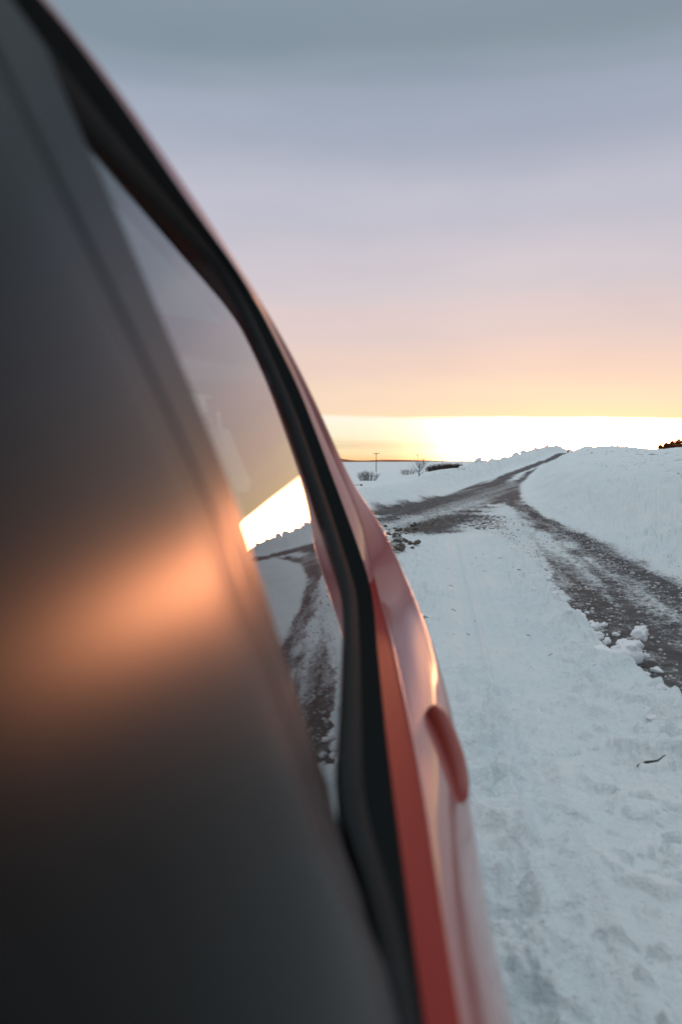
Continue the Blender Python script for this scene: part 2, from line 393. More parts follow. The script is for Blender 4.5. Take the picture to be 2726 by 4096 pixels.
hb = mth(t, 'ADD', mth(t, 'MULTIPLY_ADD', n1, .8, mth(t, 'MULTIPLY', n2, .6)), mth(t, 'MULTIPLY', n4, .45))
hb = mth(t, 'SUBTRACT', hb, mth(t, 'MULTIPLY', cover, .35))
bp = N(t, 'ShaderNodeBump', i_Strength=.9, i_Distance=.035); t.links.new(hb, bp.inputs['Height']); t.links.new(bp.outputs[0], b.inputs['Normal'])
ground = link('ground', me, gm)
tag(ground, 'snow covered ground with a partly cleared road winding over a rise', kind='structure')

# far low hills, with sunset haze painted into their orange base colour
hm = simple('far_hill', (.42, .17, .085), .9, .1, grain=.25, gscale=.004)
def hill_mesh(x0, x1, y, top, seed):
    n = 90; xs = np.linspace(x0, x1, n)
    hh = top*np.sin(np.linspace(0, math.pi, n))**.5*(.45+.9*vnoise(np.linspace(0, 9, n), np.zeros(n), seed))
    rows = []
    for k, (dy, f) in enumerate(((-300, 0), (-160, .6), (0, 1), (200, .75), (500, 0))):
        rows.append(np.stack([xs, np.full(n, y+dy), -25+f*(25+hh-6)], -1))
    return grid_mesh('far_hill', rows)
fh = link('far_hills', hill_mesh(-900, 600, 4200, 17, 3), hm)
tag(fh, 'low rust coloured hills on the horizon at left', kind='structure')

# ---------------------------------------------------------------- the car
paint, t, b = new_mat('red_paint')
co = N(t, 'ShaderNodeTexCoord')
n = N(t, 'ShaderNodeTexNoise', i_Scale=900.0, i_Detail=1.0); t.links.new(co.outputs['Object'], n.inputs['Vector'])
t.links.new(mixc(t, n.outputs[0], (.27, .030, .023), (.32, .040, .030)), b.inputs['Base Color'])
b.inputs['Roughness'].default_value = .45; b.inputs['Metallic'].default_value = .1
b.inputs['Coat Weight'].default_value = 1.0; b.inputs['Coat Roughness'].default_value = .035; b.inputs['Coat IOR'].default_value = 1.75
n5 = N(t, 'ShaderNodeTexNoise', i_Scale=9.0, i_Detail=5.0); t.links.new(co.outputs['Object'], n5.inputs['Vector'])
t.links.new(mth(t, 'MULTIPLY_ADD', smooth(t, n5.outputs[0], .45, .75), .08, .05), b.inputs['Coat Roughness'])
handle_paint = simple('red_handle_paint', (.27, .032, .020), .4, .5, coat=.35, coat_rough=.12, grain=.05, gscale=300, ior=1.4)
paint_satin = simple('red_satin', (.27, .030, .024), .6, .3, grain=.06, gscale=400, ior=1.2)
rubber = simple('black_trim', (.013, .0155, .016), .8, .0, grain=.1, ior=1.08)
seal = simple('rubber_seal', (.008, .008, .008), .7, .3, grain=.1)
satin = simple('satin_black', (.008, .0095, .010), .33, .5, grain=.08, gscale=40, ior=1.12)
beige = simple('beige_trim', (.90, .87, .83), .7, .3, grain=.06)
darkcloth = simple('dark_upholstery', (.045, .045, .05), .9, .2, grain=.2, gscale=300)
plastic = simple('grey_plastic', (.10, .10, .11), .5, .4)
tyre_m = simple('tyre_rubber', (.02, .02, .02), .8, .3, grain=.2)
alloy = simple('alloy', (.45, .46, .48), .35, .5, metal=.9)
lamp_m = simple('lamp_red', (.35, .01, .01), .12, .6, coat=1.0)
glassm = bpy.data.materials.new('window_glass'); glassm.use_nodes = True
t = glassm.node_tree; t.nodes.clear()
fr = N(t, 'ShaderNodeFresnel', i_IOR=2.4)
gln = N(t, 'ShaderNodeBsdfGlossy', i_Roughness=.0); gln.inputs[0].default_value = (.97, .97, .97, 1)
tr = N(t, 'ShaderNodeBsdfTransparent'); tr.inputs[0].default_value = (.62, .66, .66, 1)
nz = N(t, 'ShaderNodeTexNoise', i_Scale=5.0); co = N(t, 'ShaderNodeTexCoord'); t.links.new(co.outputs['Object'], nz.inputs['Vector'])
t.links.new(ramp(t, nz.outputs[0], [(.3, (.80, .84, .84)), (.7, (.84, .88, .88))]), tr.inputs[0])
mx = N(t, 'ShaderNodeMixShader'); t.links.new(fr.outputs[0], mx.inputs[0]); t.links.new(tr.outputs[0], mx.inputs[1]); t.links.new(gln.outputs[0], mx.inputs[2])
om = N(t, 'ShaderNodeOutputMaterial'); t.links.new(mx.outputs[0], om.inputs[0])

NSEG = 9
L0 = catmull([(-0.2199, -0.3, 1.4969),(-0.2199, 0.2, 1.5019),(-0.2199, 0.58, 1.5059),(-0.2199, 0.6942, 1.5069),(-0.2155, 0.7629, 1.5062),(-0.2099, 0.8756, 1.5094),(-0.2005, 1.0419, 1.5111),(-0.19, 1.2145, 1.5109),(-0.1715, 1.3411, 1.4789),(-0.1423, 1.4329, 1.409),(-0.1127, 1.4967, 1.3331),(-0.089, 1.5316, 1.2697),(-0.0676, 1.5133, 1.2035),(-0.0432, 1.52, 1.1329),(-0.022, 1.4845, 1.0681),(-0.0048, 1.4449, 1.018),(0.0047, 1.4129, 0.9904),(0.0082, 1.3468, 0.9727),(0.0084, 1.1739, 0.9482),(0.0069, 1.0376, 0.9332),(0.0046, 0.9118, 0.9216),(0.0033, 0.8432, 0.9154),(0.0009, 0.7618, 0.91),(0.0064, 0.7107, 0.89),(0.0258, 0.6014, 0.885),(0.0365, 0.4543, 0.885),(0.0425, 0.2, 0.885),(0.0425, -0.5, 0.885)], NSEG)
L1 = catmull([(-0.2183, -0.3, 1.482),(-0.2183, 0.2, 1.488),(-0.2183, 0.6081, 1.5575),(-0.2138, 0.6947, 1.5598),(-0.2058, 0.8028, 1.5551),(-0.1923, 0.9406, 1.5397),(-0.1808, 1.078, 1.5302),(-0.1654, 1.24, 1.5183),(-0.1512, 1.45, 1.4999),(-0.125, 1.61, 1.4452),(-0.0956, 1.7, 1.385),(-0.0611, 1.76, 1.2961),(-0.0331, 1.79, 1.2199),(-0.0039, 1.8, 1.1415),(0.0256, 1.8, 1.0626),(0.0524, 1.8, 0.9853),(0.0649, 1.79, 0.94),(0.0703, 1.75, 0.9084),(0.067, 1.5363, 0.89),(0.0619, 1.2552, 0.873),(0.0596, 1.107, 0.864),(0.0584, 1.018, 0.858),(0.0584, 0.9015, 0.848),(0.0571, 0.7198, 0.84),(0.0567, 0.6223, 0.837),(0.0554, 0.5221, 0.835),(0.0454, 0.2, 0.835),(0.0354, -0.5, 0.835)], NSEG)
L2 = catmull([(-0.2233, -0.3, 1.492),(-0.2223, 0.2, 1.497),(-0.219, 0.6201, 1.5642),(-0.2152, 0.7077, 1.5676),(-0.207, 0.8178, 1.5631),(-0.1918, 0.9586, 1.5473),(-0.1777, 1.098, 1.5342),(-0.1654, 1.27, 1.5242),(-0.1464, 1.48, 1.5033),(-0.1157, 1.65, 1.4481),(-0.0793, 1.745, 1.3754),(-0.0452, 1.81, 1.2934),(-0.012, 1.845, 1.2179),(0.0193, 1.86, 1.147),(0.0491, 1.87, 1.077),(0.0637, 1.875, 1.0127),(0.0777, 1.86, 0.9497),(0.0912, 1.8, 0.8915),(0.0979, 1.6585, 0.873),(0.1025, 1.4253, 0.85),(0.1007, 1.2877, 0.835),(0.1026, 1.1834, 0.822),(0.1058, 1.0418, 0.808),(0.0994, 0.8185, 0.795),(0.0945, 0.7053, 0.79),(0.0872, 0.5859, 0.788),(0.0822, 0.2, 0.788),(0.0772, -0.5, 0.788)], NSEG)
L3 = catmull([(-0.2283, -0.3, 1.497),(-0.2273, 0.2, 1.502),(-0.2196, 0.6321, 1.5708),(-0.2169, 0.7207, 1.5754),(-0.2077, 0.8328, 1.5711),(-0.1902, 0.9766, 1.555),(-0.1744, 1.118, 1.5417),(-0.1645, 1.29, 1.5289),(-0.1438, 1.52, 1.5134),(-0.1087, 1.68, 1.455),(-0.069, 1.77, 1.3795),(-0.0288, 1.83, 1.2893),(0.0041, 1.87, 1.2118),(0.0396, 1.91, 1.1419),(0.0721, 1.94, 1.1035),(0.1185, 1.95, 1.0334),(0.1412, 1.92, 0.9675),(0.1708, 1.87, 0.9016),(0.2023, 1.78, 0.8377),(0.21, 1.54, 0.7726),(0.2065, 1.37, 0.7562),(0.1951, 1.18, 0.7331),(0.1811, 1.02, 0.7052),(0.1705, 0.92, 0.6753),(0.1694, 0.85, 0.6518),(0.1706, 0.8, 0.6301),(0.1706, 0.2, 0.64),(0.1706, -0.5, 0.64)], NSEG)
PILLAR_EDGE = catmull([(-0.205, 0.5929, 1.5064),(-0.193, 0.6129, 1.4664),(-0.1835, 0.634, 1.4421),(-0.1676, 0.6479, 1.398),(-0.1509, 0.6625, 1.3514),(-0.1338, 0.681, 1.3043),(-0.1156, 0.7006, 1.2541),(-0.0943, 0.7084, 1.193),(-0.0811, 0.7087, 1.1541),(-0.064, 0.6924, 1.1021),(-0.0495, 0.6841, 1.0616),(-0.0347, 0.6657, 1.021),(-0.021, 0.6497, 0.9853),(-0.0108, 0.7443, 0.915),(-0.0051, 0.753, 0.892)], 4)
def soften(P, sig):
    sig = int(sig)
    k = np.exp(-.5*(np.arange(-3*sig, 3*sig+1)/sig)**2); k /= k.sum(); n_ = 3*sig
    Q = np.vstack([2*P[0]-P[n_:0:-1], P, 2*P[-1]-P[-2:-n_-2:-1]])
    return np.stack([np.convolve(Q[:, c], k, mode='valid') for c in range(3)], -1)
def soften2(P, a, b_):
    w = sstep(np.arange(len(P))/9., 17, 20)[:, None]
    return soften(P, a)*(1-w)+soften(P, b_)*w
L0, L1, L2, L3 = soften(L0, 4), soften2(L1, 4, 9), soften2(L2, 5, 11), soften2(L3, 7, 13)
PILLAR_EDGE = soften(PILLAR_EDGE, 3)
M = len(L1); st = np.arange(M)/NSEG            # station number along the window surround
def ss(a, b_): return sstep(st, a, b_)
w_roof = 1-ss(7, 9); w_side = ss(15, 18); w_hatch = 1-w_roof-w_side
MID = np.array([-.68, .8, 0.]); MDIR = np.array([math.sin(math.radians(5)), math.cos(math.radians(5)), 0.]); MN = np.array([MDIR[1], -MDIR[0], 0.])
def mirror(P):
    P = np.asarray(P, float); d = (P-MID) @ MN
    return P-2*d[..., None]*MN
def to_mid(P):
    d = (P-MID) @ MN
    return P-d[:, None]*MN
car = empty('parked_car', (-.68, .8, 0))
tag(car, 'red car in the foreground, seen along its side window and door handle', 'car')
CI = Matrix.Translation((.68, -.8, 0))
def carpart(name, me, mat, parent=None, recalc=True):
    """mesh given in world metres; stored relative to the car's base"""
    me.transform(CI)
    if recalc:
        bm = bmesh.new(); bm.from_mesh(me); bmesh.ops.recalc_face_normals(bm, faces=bm.faces); bm.to_mesh(me); bm.free()
    return link(name, me, mat, parent or car)
def W(*a): return sum(w[:, None]*np.array(v, float) for w, v in a)

# painted door frame and belt strip (door), between black trim and the crease
out_dir = np.array([.95, 0, .28])
gapw = ss(8.6, 10.2)*(1-ss(15.2, 17.0))
inn = -out_dir[None]*.014*gapw[:, None]
toL1 = (L1-L2); toL1 = toL1/np.maximum(np.linalg.norm(toL1, axis=1, keepdims=True), 1e-6)
L2a = L2+toL1*.0025*gapw[:, None]; L2b = L2-toL1*.0025*gapw[:, None]
mid12 = (L1+L2a)/2+np.array([.001, 0, .0005])
belt_w = ss(17, 19)
lip1 = L1-out_dir*.012
rim = L2a+toL1*.003
frame_rows = [L1, L1*.9+L2a*.1, L1*.75+L2a*.25, mid12, L1*.25+L2a*.75, L1*.1+L2a*.9, L2a, L2a+inn*.5, L2a+inn]
cut = 16*NSEG
door = carpart('door_frame', grid_mesh('door_frame', [r_[:cut+1] for r_ in frame_rows]), paint)
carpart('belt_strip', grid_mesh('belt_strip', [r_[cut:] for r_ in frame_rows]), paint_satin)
# rounded crease where the belt strip meets the door skin
csel = L2[16*NSEG:24*NSEG]
bm = bmesh.new(); tube(bm, [tuple(p) for p in csel], [max(.0032*min(1, k/20, (len(csel)-k)/22), .0004) for k in range(len(csel))], 10)
carpart('body_crease', bm_mesh('body_crease', bm), paint)
# quarter panel, door skin, roof edge: from the crease over the shoulder and on
bul = W((w_roof, (.0, 0, .0005)), (w_hatch, (.0015, 0, .0005)), (w_side, (.004, 0, .013)))
E1 = L3+W((w_roof, (-.012, 0, .004)), (w_hatch, (-.006, .016, 0)), (w_side, (.009, 0, -.07)))
E2 = L3+W((w_roof, (-.11, 0, .03)), (w_hatch, (-.09, .07, 0)), (w_side, (.012, 0, -.24)))
E3m = to_mid(L3)
E3 = w_roof[:, None]*(E3m+np.array([0, 0, .055]))+w_hatch[:, None]*(E3m+np.array([0, .13, 0]))
side3 = L3+np.array([-.02, 0, 0]); side3[:, 2] = .30
E3 = E3+w_side[:, None]*side3
E4 = E3*1.0; side4 = L3+np.array([-.10, 0, 0]); side4[:, 2] = .20
E4 = E4*(1-w_side[:, None])+w_side[:, None]*side4
ctrl = [L2b, L2b*.88+L3*.12+bul*.45, L2b*.62+L3*.38+bul, L2b*.3+L3*.7+bul*.85, L3, E1, E2, E3, E4]
rows = []
for k in range(M):
    rows.append(catmull(np.array([c[k] for c in ctrl]), 5))
body_rows = [np.array([rw[j] for rw in rows]) for j in range(len(rows[0]))]
body_rows = [L2b+inn, L2b+inn*.5]+body_rows
P = np.stack(body_rows)
bmesh_ = grid_mesh('body_panel', body_rows)
# wheel arch opening
WC = np.array([.06, 1.36, .31])
bm = bmesh.new(); bm.from_mesh(bmesh_)
kill = [f for f in bm.faces if math.hypot(f.calc_center_median().y-WC[1], f.calc_center_median().z-WC[2]) < .36 and f.calc_center_median().x > -.4 and f.calc_center_median().z < .72]
bmesh.ops.delete(bm, geom=kill, context='FACES')
for v in bm.verts:      # pull the cut edge onto the arch circle
    dy, dz = v.co.y-WC[1], v.co.z-WC[2]; q = math.hypot(dy, dz)
    if v.is_boundary and v.co.z > .24 and .30 < q < .50 and v.co.x > -.4 and v.co.z < .74: v.co.y, v.co.z = WC[1]+dy/q*.37, WC[2]+dz/q*.37
bm.to_mesh(bmesh_); bm.free()
body = carpart('body_panel', bmesh_, paint)
# shut line between door frame and quarter panel: dark bottom of the groove
sel = slice(9*NSEG, 17*NSEG)
carpart('shut_line', grid_mesh('shut_line', [(L2a+inn*.98+toL1*.004)[sel], (L2+inn*.98)[sel], (L2b+inn*.98-toL1*.004)[sel]]), seal)
# far side of the car
far_rows = [mirror(L1)]+[mirror(r_) for r_ in body_rows[3::4]]+[mirror(E4)]
carpart('far_side_panel', grid_mesh('far_side_panel', far_rows), paint)

# black window surround
def lerp(a, b_, k): return a*(1-k)+b_*k
o_ = out_dir
wf = [L0-o_*.003, L0+o_*.003, lerp(L0, L1, .08)+o_*.0075, lerp(L0, L1, .22)+o_*.0085, lerp(L0, L1, .30)+o_*.004, lerp(L0, L1, .38)+o_*.0035,
      lerp(L0, L1, .50)+o_*.007, lerp(L0, L1, .82)+o_*.006, lerp(L0, L1, .95)+o_*.003, L1-o_*.001]
carpart('window_frame', grid_mesh('window_frame', wf[4:]), rubber)
carpart('window_seal', grid_mesh('window_seal', wf[:5]), simple('window_rubber', (.030, .033, .034), .7, .05, grain=.15, ior=1.1))

# rear door glass: sheet set in behind the surround
def glass_x(y, z): return -.164+.06*y-.34*(z-CAM_H)+.26*np.maximum(0, -.08-(z-CAM_H))**2
nu, nv = 60, 40
ys = np.linspace(.30, 1.84, nu); vs_ = np.linspace(0, 1, nv)
ztop = np.interp(ys, L0[:, 1][:8*NSEG], L0[:, 2][:8*NSEG]); 
cu = L0[7*NSEG:17*NSEG+1]
rows = []
for s in vs_:
    z = (CAM_H-.345)+s*(.66)
    ylim = np.interp(z, cu[::-1, 2], cu[::-1, 1])+.015
    yy = np.linspace(.30, ylim, nu)
    zt = np.interp(yy, L0[:8*NSEG, 1], L0[:8*NSEG, 2])+.012
    zc = np.minimum(z, zt)
    rows.append(np.stack([glass_x(yy, zc)-.002, yy, zc], -1))
carpart('rear_door_glass', grid_mesh('rear_door_glass', rows), glassm)

# pillar trims, seal, front door trim: satin black, hugging the side from belt to roof
pe = PILLAR_EDGE
wz = sstep(pe[:, 2], CAM_H+.22, CAM_H-.33)
wz = 1-np.clip((pe[:, 2]-(CAM_H-.325))/.54, 0, 1)
def pil(dt, off=0.0):
    p = pe.copy(); p[:, 1] -= dt
    p[:, 0] += .040*wz*sstep(np.array([dt]), 0, .34)[0]+off
    p[:, 2] += off*.28
    return p
def pillar_part(name, d0, d1, off, mat, lips=True):
    rows = [pil(d, off) for d in np.linspace(d0, d1, 12)]
    if lips: rows = [pil(d0, off-(.025 if d0 == 0 else .004)), pil(d0+.003, off-(.004 if d0 == 0 else .002))]+[pil(d0+.012, off-.0008), pil(d0+.02, off)]+rows[2:-2]+[pil(d1-.02, off), pil(d1-.012, off-.0008), pil(d1-.003, off-.002), pil(d1, off-.004)]
    return carpart(name, grid_mesh(name, rows), mat)
pillar_part('rear_pillar_trim', 0, .205, 0, satin)
pillar_part('pillar_seal', .203, .240, -.0018, satin, False)
pillar_part('front_pillar_trim', .238, .62, 0, satin)
pillar_part('front_door_seal', .618, 1.1, -.010, seal, False)

# door handle
hp = [(0.1524, 1.27, 0.8116),(0.1576, 1.255, 0.8079),(0.165, 1.22, 0.7931),(0.1703, 1.17, 0.774),(0.1709, 1.125, 0.759),(0.1683, 1.09, 0.7515),(0.1643, 1.075, 0.7444)]
hw = [.013, .015, .016, .016, .014, .010, .002]; ht = [.012, .014, .015, .015, .013, .009, .002]
rows = []
for (hx, hy, hz), a, c in zip(catmull(hp, 5), np.interp(np.linspace(0, 6, 31), range(7), hw), np.interp(np.linspace(0, 6, 31), range(7), ht)):
    th = np.linspace(0, 2*math.pi, 24, endpoint=False)
    cu_ = np.sign(np.cos(th))*np.abs(np.cos(th))**.7*a; sn_ = np.sign(np.sin(th))*np.abs(np.sin(th))**.7*c
    # width runs down the door, thickness stands off it
    dn = np.array([.50, 0, -.866]); of = np.array([.866, 0, .50])
    rows.append(np.array([hx, hy, hz])+cu_[:, None]*dn+sn_[:, None]*of)
rows = [np.repeat(rows[0].mean(0)[None], 24, 0)]+rows+[np.repeat(rows[-1].mean(0)[None], 24, 0)]
handle = carpart('door_handle', grid_mesh('door_handle', rows, True), handle_paint)

# cabin: lining, seat, pillar trim with belt guide seen through the glass
bm = bmesh.new(); box(bm, (-.45, 1.42, .58), (.42, .18, .62), Matrix.Rotation(math.radians(-12), 3, 'X'), .05); carpart('rear_seat_back', bm_mesh('rear_seat_back', bm), darkcloth)
bm = bmesh.new(); box(bm, (-.72, 1.10, .48), (1.0, .55, .18), None, .05); carpart('rear_seat', bm_mesh('rear_seat', bm), darkcloth)
bm = bmesh.new(); box(bm, (-.72, 1.0, .30), (1.3, 2.2, .05)); carpart('cabin_floor', bm_mesh('cabin_floor', bm), darkcloth)
lightgrey = simple('headliner_grey', (.45, .45, .45), .9, .2, grain=.08)
lining = [L3[:8*NSEG]+np.array([-.075, 0, -.035]), L3[:8*NSEG]+np.array([-.16, 0, -.02]), to_mid(L3[:8*NSEG])+np.array([0, 0, .02])]
carpart('roof_lining', grid_mesh('roof_lining', lining), lightgrey)
cp = [[(-0.2974, 1.36, 1.3374),(-0.2682, 1.4, 1.3386),(-0.226, 1.42, 1.3335)],[(-0.2998, 1.37, 1.3199),(-0.2703, 1.41, 1.3251),(-0.2407, 1.42, 1.3289)],[(-0.3001, 1.37, 1.3014),(-0.2706, 1.41, 1.3053),(-0.2372, 1.43, 1.3089)],[(-0.3, 1.37, 1.3037),(-0.2706, 1.41, 1.3038),(-0.2155, 1.43, 1.3081)],[(-0.2876, 1.38, 1.276),(-0.2574, 1.42, 1.2776),(-0.2126, 1.44, 1.2776)],[(-0.2877, 1.38, 1.2722),(-0.2575, 1.42, 1.2738),(-0.2017, 1.44, 1.2761)],[(-0.2732, 1.38, 1.2349),(-0.2425, 1.42, 1.2353),(-0.1871, 1.44, 1.2394)],[(-0.2587, 1.38, 1.1899),(-0.2198, 1.42, 1.1852),(-0.1625, 1.44, 1.1823)],[(-0.2514, 1.38, 1.1688),(-0.2161, 1.42, 1.1658),(-0.1666, 1.44, 1.1635)]]
carpart('pillar_lining', grid_mesh('pillar_lining', [np.array(r_) for r_ in cp]), beige)
bm = bmesh.new()
tube(bm, [(-0.2221, 1.38, 1.3132),(-0.2229, 1.37, 1.2978),(-0.226, 1.37, 1.283),(-0.2276, 1.37, 1.2719)], [.004, .012, .016, .008], 10)
guide = carpart('belt_guide', bm_mesh('belt_guide', bm), plastic)
bm = bmesh.new()
tube(bm, [(-0.2261, 1.37, 1.2756),(-0.2139, 1.36, 1.2199),(-0.1788, 1.34, 1.1175),(-0.1624, 1.32, 1.0245)], [.018, .02, .02, .02], 8)
for v in bm.verts: v.co.y = 1.36+(v.co.y-1.36)*.12
carpart('seat_belt', bm_mesh('seat_belt', bm), simple('belt_webbing', (.5, .46, .42), .8, .2, grain=.2, gscale=500))

# wheel, arch lip, lamp, bumper
def lathe(prof, axis_c, seg=40):
    rows = []
    for rad, xx in prof:
        th = np.linspace(0, 2*math.pi, seg, endpoint=False)
        rows.append(np.stack([np.full(seg, axis_c[0]+xx), axis_c[1]+rad*np.cos(th), axis_c[2]+rad*np.sin(th)], -1))
    return grid_mesh('lathe', rows, True)
wheel = bpy.data.objects.new('wheel', None); C.objects.link(wheel); wheel.parent = car
wheel.location = tuple(WC-np.array([-.68, .8, 0]))
def wheelpart(name, me, mat):
    me.name = name; return link(name, me, mat, wheel)
wheelpart('tyre', lathe([(.20, .08), (.29, .085), (.305, .06), (.31, 0), (.305, -.10), (.28, -.12), (.2, -.11)], (0, 0, 0)), tyre_m)
wheelpart('rim', lathe([(.205, .08), (.19, .07), (.17, .045), (.07, .05), (.05, .06), (.001, .06)], (0, 0, 0)), alloy)
al = lathe([(.345, .16), (.385, .168), (.39, .15), (.36, .0), (.35, -.15)], (0, WC[1], WC[2]))
bm = bmesh.new(); bm.from_mesh(al); bmesh.ops.delete(bm, geom=[f for f in bm.faces if f.calc_center_median().z < .26], context='FACES'); bm.to_mesh(al); bm.free()
carpart('arch_lip', al, rubber)
cl = L3[14*NSEG:17*NSEG]
carpart('tail_light', grid_mesh('tail_light', [cl+np.array([-.02, .012, -.08]), cl+np.array([-.05, .05, -.09]), cl+np.array([-.16, .11, -.12]), cl+np.array([-.22, .10, -.12])]), lamp_m)
bm = bmesh.new(); box(bm, (-.58, 1.86, .48), (1.45, .22, .38), Matrix.Rotation(math.radians(-5), 3, 'Z'), .07); carpart('rear_bumper', bm_mesh('rear_bumper', bm), paint)

# ---------------------------------------------------------------- utility poles across the field
wood = simple('pole_wood', (.055, .042, .034), .85, .2, grain=.3, gscale=3)
ceram = simple('insulator', (.06, .05, .045), .5, .4)
def pole(loc, hgt, label):
    o = empty('utility_pole', loc); tag(o, label, 'utility pole', 'poles carrying a line across the snowy field')
    bm = bmesh.new(); tube(bm, [(0, 0, -.6), (0, 0, hgt*.5), (0, 0, hgt)], [.19, .16, .12], 8); link('pole', bm_mesh('pole', bm), wood, o)
    bm = bmesh.new(); box(bm, (0, -.14, hgt-.55), (3.0, .14, .20)); tube(bm, [(-.7, -.1, hgt-.6), (0, -.1, hgt-1.3)], [.04, .04], 5); tube(bm, [(.7, -.1, hgt-.6), (0, -.1, hgt-1.3)], [.04, .04], 5)
    link('crossarm', bm_mesh('crossarm', bm), wood, o, False)
    for xx in (-1.35, 0, 1.35):
        bm = bmesh.new(); tube(bm, [(xx, -.14, hgt-.45 if xx else hgt), (xx, -.14, hgt-.3 if xx else hgt+.14), (xx, -.14, hgt-.18 if xx else hgt+.26)], [.05, .10, .05], 6)
        link('insulator', bm_mesh('insulator', bm), ceram, o)
def at_px(u_, y):
    return (u_-784)/1833.7*y
for u_, y, hgt, lab in ((865, 384, 9.6, 'nearest utility pole, tall and dark, standing alone in the snowy field behind the round bush'),
                        (960, 560, 9.2, 'second utility pole, rising straight behind the bare tree'),
                        (1017, 760, 9.5, 'third utility pole, small, on the skyline right of the bare tree'),
                        (1060, 1060, 8.5, 'farthest and smallest utility pole, a faint stub on the skyline')):
    x = at_px(u_, y); pole((x, y, terr1(x, y)), hgt, lab)

# ---------------------------------------------------------------- bare tree, bushes, hedge, distant trees
bark = simple('bark', (.045, .034, .028), .9, .15, grain=.3, gscale=12)
twigm = simple('twigs', (.055, .040, .034), .9, .15, grain=.3, gscale=12)
rust = simple('winter_foliage', (.15, .046, .014), .9, .15, grain=.4, gscale=2)  # orange glow of the low sun behind the crowns, put into the base colour
def branch(bm, p, d, ln, rad, depth, rg, spread=.6):
    pts = [p]; rd_ = [rad]; dd = d.copy()
    for k in range(3):
        dd = (dd+Vector((rg.uniform(-.18, .18), rg.uniform(-.18, .18), rg.uniform(-.05, .14)))).normalized()
        pts.append(pts[-1]+dd*ln/3); rd_.append(rad*(1-.22*(k+1)))
    tube(bm, pts, rd_, 5 if depth > 1 else 4, False)
    if depth <= 0: return
    for k in range(rg.randint(2, 4)):
        q = pts[rg.choice((1, 2, 3))]
        nd = (dd+Vector((rg.uniform(-1, 1), rg.uniform(-1, 1), rg.uniform(-.2, .6)))*spread*1.4).normalized()
        branch(bm, q, nd, ln*rg.uniform(.55, .8), rad*.5, depth-1, rg, spread)
rg = random.Random(4)
tx, ty_ = at_px(963, 150), 150
tree = empty('bare_tree', (tx, ty_, terr1(tx, ty_)-.1)); tag(tree, 'small leafless tree standing in the field behind the left snow bank', 'tree')
bm = bmesh.new(); tube(bm, [(0, 0, 0), (.02, 0, .5), (.08, .03, 1.1), (.05, 0, 1.8)], [.10, .08, .065, .05], 7); link('trunk', bm_mesh('trunk', bm), bark, tree)
bm = bmesh.new()
for k in range(11):
    a = k*2.4; z0 = .35+k*.14
    branch(bm, Vector((.05, .01, z0)), Vector((math.cos(a), math.sin(a)*.7, .55+.08*k)).normalized(), 1.6-.05*k, .05, 3, rg)
link('crown', bm_mesh('crown', bm), twigm, tree)

def twig_bush(bm, w, dpt, h, n, rg, z0=0.0, x0=0.0, rad=.02):
    for k in range(n):
        a = rg.uniform(0, 2*math.pi); rr_ = math.sqrt(rg.random())
        bx_, by_ = math.cos(a)*rr_*w*.5, math.sin(a)*rr_*dpt*.5
        hh = h*(.45+.55*math.sqrt(max(0, 1-rr_**2)))*rg.uniform(.75, 1.08)
        p0 = Vector((x0+bx_*.75, by_*.75, z0-.05)); p1 = Vector((x0+bx_+rg.uniform(-.1, .1), by_, z0+hh*.6)); p2 = Vector((x0+bx_*1.08+rg.uniform(-.25, .25)*h, by_+rg.uniform(-.2, .2)*h, z0+hh))
        tube(bm, [p0, p1, p2], [rad*1.3, rad, rad*.5], 3, False)
        for j in range(3):
            q = p0.lerp(p2, rg.uniform(.4, .9)); tube(bm, [q, q+Vector((rg.uniform(-.4, .4), rg.uniform(-.3, .3), rg.uniform(.1, .45)))*h*.5], [rad*.6, rad*.3], 3, False)
def bush(u_, y, w, h, n, name, label, mat, rad=.02):
    x = at_px(u_, y); o = empty(name, (x, y, terr1(x, y))); tag(o, label, 'bush')
    bm = bmesh.new(); twig_bush(bm, w, w*.7, h, n, rg, rad=rad); link('twigs', bm_mesh('twigs', bm), mat, o)
    bm = bmesh.new(); tube(bm, [(0, 0, -.1), (0, 0, h*.3)], [rad*2.5, rad*2], 5); link('stem', bm_mesh('stem', bm), bark, o)
bush(846, 140, 4.0, 1.9, 130, 'round_bush', 'low rounded leafless bush in the snowy field, nearest the red car', twigm, .013)
bush(938, 165, 3.6, 1.3, 60, 'scrub_bush', 'thin scrubby bush left of the bare tree', twigm, .016)
bush(1091, 330, 4.6, 2.0, 160, 'skyline_bush', 'small rusty bush on the skyline left of the rising snow bank', rust, .05)
hx0, hx1 = at_px(985, 180), at_px(1058, 240)
hedge = empty('hedge', (hx0, 180, terr1(hx0, 180))); tag(hedge, 'long dark leafless hedge running across the field behind the bare tree', 'hedge')
bm = bmesh.new()
for k in range(46):
    f_ = k/45; x = hx0+(hx1-hx0)*f_; y = 180+60*f_
    bm2 = bmesh.new(); twig_bush(bm2, 1.8, 1.4, rg.uniform(1.0, 1.7), 14, rg, rad=.03)
    off = Vector((x-hx0, y-180, terr1(x, y)-hedge.location.z))
    me_ = bpy.data.meshes.new('tmp'); 
    for v in bm2.verts: v.co += off
    bm2.to_mesh(me_); bm2.free(); bm.from_mesh(me_); bpy.data.meshes.remove(me_)
link('hedge_twigs', bm_mesh('hedge_twigs', bm), twigm, hedge)
